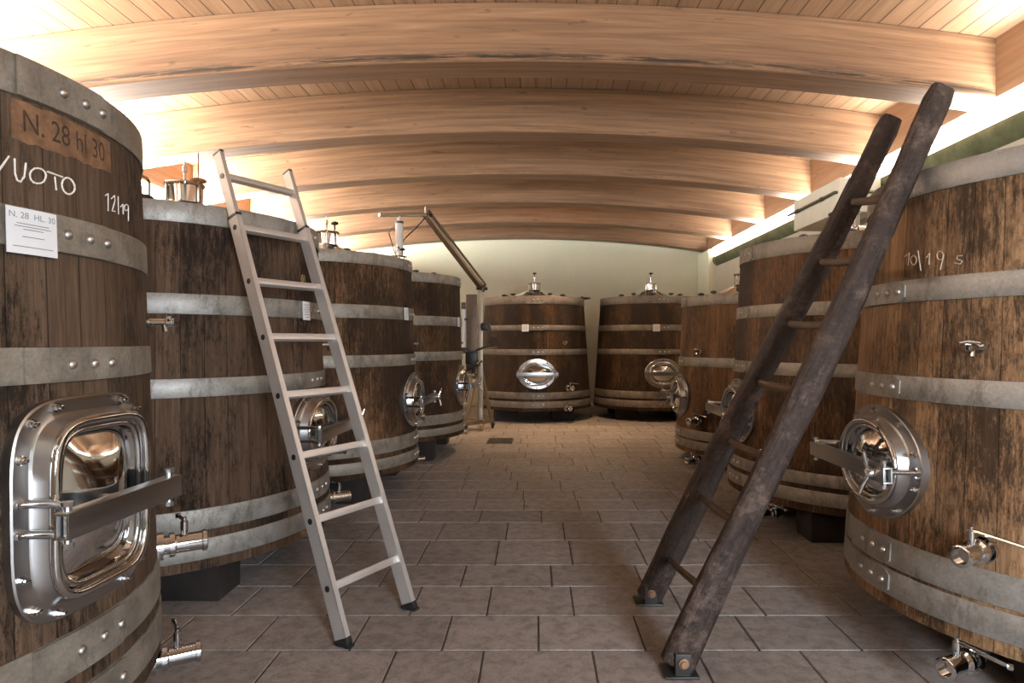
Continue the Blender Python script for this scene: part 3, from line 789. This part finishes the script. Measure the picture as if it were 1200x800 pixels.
# scraped patch with the burnt number of the nearest tank
bm = bmesh.new(); k = 16; g = []
rr = random.Random(3)
for i in range(k+1):
    a = -11.5+21*i/k
    g.append((bm.verts.new(T1.p(a, .553-.006*i/k+rr.uniform(-.003, .003), .0012)), bm.verts.new(T1.p(a, .458+rr.uniform(-.004, .004), .0012))))
for A, B in zip(g, g[1:]): bm.faces.new((A[0], A[1], B[1], B[0]))
patch = link('number_patch', bm, M['scraped'], T1.root); patch['label'] = 'lighter scraped patch of staves with a burnt number'
bm = bmesh.new(); vs, fs = text_me('N. 28 hl 30', .072)
vv = [bm.verts.new(T1.p(-1.2+math.degrees(v.x*.80/T1.R(.5)), .505+v.y, .0022)) for v in vs]
for f in fs:
    try: bm.faces.new([vv[i] for i in f])
    except ValueError: pass
link('burnt_number', bm, M['burn'], patch, smooth=0)
T1.card(-9.4, .25, .118, .104, txt='N. 28  HL. 30')
T2.card(-6.0, .165, .075, .10)
T3.card(-10, .222, .075, .10)
T4.card(-8.5, .21, .075, .10)
B1.card(-11.5, .20, .10, .105)
B2.card(-6.5, .205, .10, .105)

# ------------------------------------------------------------------ aluminium ladder
def basis(u, v):
    """matrix with columns across, climbing, outward"""
    u = Vector(u).normalized(); v = Vector(v).normalized(); n = u.cross(v).normalized()
    return Matrix((u, v, n)).transposed()
k = .368/.36
fL = Vector((-.731*k, 2.479*k, 0)); wv = Vector((.175*k, .315*k, 0)); cl = Vector((-.36, .247, 1))
h0 = .759*k; sp = .247*k
lad = thing('aluminium_ladder', 'aluminium ladder with eight rungs leaning on the second tank of the left row', 'ladder', fL+wv/2, 0)
root = fL+wv/2
cu = cl.normalized(); across = wv.normalized(); nrm = across.cross(cu).normalized()
LB = basis(across, cl)
def lpos(side, h): return fL+wv*(1 if side else 0)+cl*(h+CAM_H)+across*(.014 if side else -.014)-root
for side in (0, 1):
    a, b_ = lpos(side, -1.185), lpos(side, h0-sp*.78)
    def channel(bm, a, b_, wd, dp, t):
        L = (b_-a).length; c = (a+b_)/2; sg = -1 if side else 1
        for off, s_ in (((0, 0, dp/2-t/2), (wd, L, t)), ((0, 0, -dp/2+t/2), (wd, L, t)), ((-sg*(wd/2-t/2), 0, 0), (t, L, dp)), ((sg*(wd/2-t/2), 0, 0), (t, L, dp*.96))):
            box(bm, c+LB @ Vector(off), s_, LB)
    bm = bmesh.new(); channel(bm, a, b_, .026, .062, .003); r1 = link('rail', bm, M['alu'], lad, smooth=0)
    bm = bmesh.new(); channel(bm, lpos(side, h0-sp*1.6), lpos(side, h0+.115), .021, .052, .003)
    link('rail_extension', bm, M['alu'], lad, smooth=0)
    bm = bmesh.new(); box(bm, b_, (.031, .014, .067), LB, .003); link('rail_collar', bm, M['black'], lad)
    bm = bmesh.new(); box(bm, lpos(side, h0+.118), (.023, .012, .055), LB, .003); link('rail_cap', bm, M['black'], lad)
    bm = bmesh.new(); box(bm, lpos(side, -1.185), (.031, .03, .068), LB, .004); box(bm, lpos(side, -1.192)-Vector((0, 0, .001)), (.035, .08, .011), basis(across, (-nrm.x, -nrm.y, 0)), .003)
    link('rubber_foot', bm, M['black'], lad)
    for i in range(8):
        bm = bmesh.new(); q = lpos(side, h0-sp*i); rod(bm, q-across*.0138, q+across*.0138, .013, 12)
        link('rung_plug', bm, M['black'], lad)
for i in range(8):
    a, b_ = lpos(0, h0-sp*i)+across*.006, lpos(1, h0-sp*i)-across*.006
    bm = bmesh.new(); L = (b_-a).length
    box(bm, (a+b_)/2, (L, .030, .030), LB, .004)
    for z in (-.008, 0, .008): box(bm, (a+b_)/2+LB @ Vector((0, .0155, z)), (L, .002, .003), LB)
    link('rung', bm, M['alu'], lad)

# ------------------------------------------------------------------ old wooden ladder
woodlad = thing('wooden_ladder', 'old dark wooden ladder with hewn rails leaning on the big tank at the right', 'ladder', (.504, 2.635, 0))
wr = Vector((.504, 2.635, 0))
def railpt(side, h):                            # side 0 far/left, 1 near/right
    if side: t = (h+1.2)/2.142; return Vector((.504+1.035*t, 2.32+.10*t, h+CAM_H))
    t = (h+1.2)/2.108; return Vector((.503+.960*t, 2.95-.30*t, h+CAM_H))
for side, top in ((0, .925), (1, .955)):
    bm = bmesh.new(); uvl = bm.loops.layers.uv.new('UVMap'); rings = []
    n = 40; rs = random.Random(20+side); ph = rs.uniform(0, 6)
    a, b_ = railpt(side, -1.175), railpt(side, top); d = (b_-a).normalized()
    ax = Vector((0, 1, 0)); ax = (ax-d*ax.dot(d)).normalized(); bx = d.cross(ax)
    L = (b_-a).length
    for i in range(n+1):
        t = i/n; p = a+(b_-a)*t+bx*(.007*math.sin(2.2*t*PI+ph))+ax*.004*math.sin(5*t+ph)
        W2 = (.057 if side else .057)*(1-.22*t)+.003*math.sin(13*t+ph)+rs.uniform(-.0012, .0012); T2_ = .034*(1-.12*t)+.002*math.sin(9*t+2*ph)
        if i == n: W2 *= .86; T2_ *= .8
        sec = [(-.62, -1), (.62, -1), (1, -.55), (1, .55), (.62, 1), (-.62, 1), (-1, .55), (-1, -.55)]
        rings.append([bm.verts.new(p+bx*W2*x+ax*T2_*y-wr) for x, y in sec])
    for i, (A, B) in enumerate(zip(rings, rings[1:])):
        for j in range(8):
            f = bm.faces.new((A[j], A[(j+1) % 8], B[(j+1) % 8], B[j]))
            for l, (q, r) in zip(f.loops, ((j, i), (j+1, i), (j+1, i+1), (j, i+1))): l[uvl].uv = (q*.032+side*3, r/n*L)
    for R_ in (rings[0], rings[-1]):
        f = bm.faces.new(R_)
        for l in f.loops: l[uvl].uv = (l.vert.co.x, l.vert.co.y)
    bmesh.ops.recalc_face_normals(bm, faces=bm.faces)
    link('rail', bm, M['old_wood'], woodlad, smooth=55)
    q = railpt(side, -1.2)-wr
    bm = bmesh.new(); box(bm, q+Vector((.015, 0, .005)), (.125, .105, .010), bev=.003)
    for yy in (-.041, .041): box(bm, q+Vector((.02, yy, .045)), (.055, .006, .085), bev=.002)
    ft = link('foot_plate', bm, M['black'], woodlad)
    bm = bmesh.new(); lathe(bm, [(.019, 0), (.019, .006), (.012, .010), (.012, .016), (0, .018)], 12, 'out', q+Vector((.022, -.043, .055)))
    link('foot_bolt', bm, M['disc'], ft)
for lh, rh in ((-.985, -.918), (-.69, -.675), (-.433, -.432), (-.176, -.177), (.078, .070), (.34, .315), (.587, .554)):
    a, b_ = railpt(0, lh)-wr, railpt(1, rh)-wr; bm = bmesh.new(); uvl = bm.loops.layers.uv.new('UVMap')
    pts = [a+(b_-a)*i/10+Vector((0, 0, -.010*math.sin(PI*i/10))) for i in range(11)]
    sweep(bm, pts, [(.011*math.cos(t*PI/5), .017*math.sin(t*PI/5)) for t in range(10)], scales=[.8+.2*math.sin(PI*i/10) for i in range(11)])
    for f in bm.faces:
        for l in f.loops: l[uvl].uv = (l.vert.co.z*2, l.vert.co.y)
    link('rung', bm, M['rung_wood'], woodlad, smooth=60)

# ------------------------------------------------------------------ duct box and its conduit on the right wall
bm = bmesh.new(); box(bm, (2.905, 6.24, CAM_H+1.315), (.37, 1.02, .31), bev=.008)
d = link('duct_box', bm, M['white_paint'])
tag(d, 'cream duct box jutting from the right wall above the tanks', 'duct')
bm = bmesh.new()
tube(bm, [(2.70, 6.85, CAM_H+1.345), (2.70, 6.74, CAM_H+1.345), (2.70, 5.95, CAM_H+1.345), (2.705, 5.80, CAM_H+1.35), (2.78, 5.70, CAM_H+1.33), (3.0, 5.69, CAM_H+1.33), (3.115, 5.69, CAM_H+1.33)], .014, 10)
for y in (6.6, 6.05): rod(bm, (2.70, y-.02, CAM_H+1.345), (2.70, y+.02, CAM_H+1.345), .02, 10)
c = link('conduit', bm, M['pipe']); tag(c, 'dark conduit running along the cream duct box', 'pipe')

# ------------------------------------------------------------------ punch-down crane at the back left
crane = thing('mobile_crane', 'steel mast on a wheeled base with an arm reaching over the left tanks', 'crane', (-.84, 8.75, 0))
cr = Vector((-.84, 8.75, 0))
def V(x, y, h): return Vector((x, y, h+CAM_H))-cr
bm = bmesh.new(); box(bm, V(-.755, 8.72, -.18), (.07, .06, 1.86), bev=.004); mast = link('mast', bm, M['mast'], crane)
bm = bmesh.new(); box(bm, V(-.873, 8.70, .08), (.15, .02, 1.12), bev=.004)
for i in range(5):
    for j in range(14):
        pass
panel = link('perforated_panel', bm, M['dark_panel'], crane)
bm = bmesh.new()
for i in range(6):
    for j in range(12):
        c_ = V(-.933+i*.024, 8.6895, .62-j*.026); lathe(bm, [(.007, 0), (.007, .001), (0, .001)], 8, 'out', c_)
link('panel_holes', bm, M['black'], panel)
bm = bmesh.new(); rod(bm, V(-.985, 8.7, -.1), V(-.985, 8.7, .45), .022, 12); link('air_cylinder', bm, M['white_tube'], crane)
bm = bmesh.new(); rod(bm, V(-.985, 8.7, .44), V(-.985, 8.7, .53), .032, 12); rod(bm, V(-.985, 8.7, -.16), V(-.985, 8.7, -.08), .03, 12); box(bm, V(-.95, 8.7, .30), (.08, .03, .03)); box(bm, V(-.95, 8.7, -.1), (.08, .03, .03))
link('cylinder_cap', bm, M['black'], crane)
# arm: slanting beam, horizontal boom, hanging cylinder
J0, J1, J2 = V(-.735, 8.70, .72), V(-1.283, 7.45, 1.475), V(-1.735, 7.08, 1.40)
def beam(bm, a, b_, wd, ht):
    x, y, d = frame(b_-a); Mx = Matrix((x, y, d)).transposed(); box(bm, (a+b_)/2, (wd, ht, (b_-a).length), Mx, .004)
bm = bmesh.new(); beam(bm, J0, J1, .075, .05); arm = link('slanting_arm', bm, M['mast'], crane)
bm = bmesh.new(); beam(bm, J0+Vector((.05, 0, .055)), J1+Vector((.03, 0, .05)), .018, .03); link('tie_rod', bm, M['dark_panel'], arm)
bm = bmesh.new(); beam(bm, J1, J2, .06, .035); rod(bm, J1+Vector((0, 0, -.03)), J1+Vector((0, 0, .09)), .012, 8); boom = link('boom', bm, M['mast'], crane)
bm = bmesh.new()
for q in (J0, J1): rod(bm, q+Vector((-.07, -.03, -.0)), q+Vector((.07, .03, .0)), .022, 10)
rod(bm, J0+Vector((.02, -.06, -.05)), J0+Vector((.05, -.06, .06)), .02, 8)
link('pivot', bm, M['motor'], crane)
pc = J1+(J2-J1)*.58
bm = bmesh.new(); rod(bm, pc+Vector((0, 0, -.52)), pc+Vector((0, 0, -.09)), .045, 20); cyl = link('hanging_cylinder', bm, M['white_tube'], crane)
bm = bmesh.new(); rod(bm, pc+Vector((0, 0, -.10)), pc+Vector((0, 0, -.075)), .05, 16); rod(bm, pc+Vector((0, 0, -.54)), pc+Vector((0, 0, -.505)), .05, 16); rod(bm, pc+Vector((0, -.03, -.38)), pc+Vector((0, -.055, -.38)), .016, 8); link('cylinder_cap', bm, M['black'], cyl)
bm = bmesh.new(); rod(bm, pc+Vector((0, 0, -.08)), pc, .02, 10); rod(bm, pc+Vector((0, 0, -.60)), pc+Vector((0, 0, -.53)), .014, 10)
link('piston_rod', bm, M['steel'], cyl)
bm = bmesh.new(); a = pc+Vector((.04, 0, -.30)); tube(bm, [a, a+Vector((.05, .0, .06)), a+(J1-a)*.5+Vector((0, 0, -.02)), J1+Vector((0, 0, -.03))], .007, 6); a = pc+Vector((-.045, 0, -.45))
tube(bm, [pc+Vector((-.05, 0, -.12)), pc+Vector((-.12, 0, -.2)), pc+Vector((-.07, 0, -.36)), a], .006, 6)
link('air_hose', bm, M['black'], cyl)
# gear and motor on the mast
bm = bmesh.new()
box(bm, V(-.69, 8.66, .20), (.10, .12, .11), bev=.02); rod(bm, V(-.64, 8.62, .24), V(-.60, 8.58, .06), .022, 10); rod(bm, V(-.60, 8.58, .07), V(-.54, 8.56, .05), .012, 8)
box(bm, V(-.87, 8.66, -.22), (.16, .13, .18), bev=.02); rod(bm, V(-.80, 8.6, -.12), V(-.62, 8.58, -.05), .014, 8)
rod(bm, V(-.92, 8.62, -.36), V(-.76, 8.62, -.28), .04, 12); rod(bm, V(-.83, 8.6, -.5), V(-.83, 8.6, -.3), .02, 10)
link('gear_motor', bm, M['motor'], crane)
bm = bmesh.new(); rod(bm, V(-.68, 8.58, -.09), V(-.52, 8.55, -.075), .010, 8); link('crank_lever', bm, M['polish'], crane)
bm = bmesh.new(); rod(bm, V(-.9, 8.55, -.44), V(-.8, 8.5, -.44), .022, 10); link('hose_coupling', bm, M['polish'], crane)
bm = bmesh.new(); rod(bm, V(-.78, 8.55, -.30), V(-.72, 8.52, -.26), .02, 8); link('hose_coupling', bm, M['polish'], crane)
# base
bm = bmesh.new()
for a, b_ in ((V(-.80, 8.72, -.35), V(-.93, 8.55, -1.09)), (V(-.74, 8.72, -.40), V(-.62, 8.86, -1.08)), (V(-.755, 8.72, -1.1), V(-.755, 8.72, -.9))): beam(bm, a, b_, .04, .035)
beam(bm, V(-.95, 8.50, -1.09), V(-.60, 8.90, -1.09), .05, .06); beam(bm, V(-.98, 8.98, -1.09), V(-.70, 8.66, -1.09), .05, .06); beam(bm, V(-.755, 8.72, -1.09), V(-.755, 8.72, -.9), .07, .06)
base = link('base_frame', bm, M['mast'], crane)
for x, y, mt in ((-.94, 8.52, 'black'), (-.60, 8.90, 'black'), (-.97, 8.96, 'black'), (-.73, 8.62, 'caster')):
    bm = bmesh.new(); c_ = V(x, y, -1.2+.045)
    lathe(bm, [(0, -.02), (.035, -.02), (.045, -.012), (.045, .012), (.035, .02), (0, .02)], 18, 'x', c_)
    for sx in (-.026, .026): box(bm, c_+Vector((sx, 0, .03)), (.004, .04, .075))
    rod(bm, c_+Vector((-.028, 0, 0)), c_+Vector((.028, 0, 0)), .008, 8)
    link('caster', bm, M[mt], base)

# ------------------------------------------------------------------ floor drain, loose lid
bm = bmesh.new()
for x in (-.575, -.285): box(bm, (x, 7.72, .004), (.012, .36, .008))
for y in (7.54, 7.9): box(bm, (-.43, y, .004), (.302, .012, .008))
box(bm, (-.43, 7.72, .002), (.29, .36, .003))
for i in range(9): box(bm, (-.55+i*.03, 7.72, .0045), (.008, .35, .005))
dr = link('floor_drain', bm, M['black'], smooth=0); tag(dr, 'black rectangular drain grate set in the floor before the back tanks', 'drain')
bm = bmesh.new(); lathe(bm, [(0, 0), (.10, 0), (.135, .012), (.14, .022), (.12, .03), (.02, .036), (.018, .05), (0, .052)], 28, 'z')
ld = link('round_lid', bm, M['disc'], loc=(.745, 10.35, CAM_H+.681)); tag(ld, 'brown round lid lying on the rim of the left back tank', 'lid')
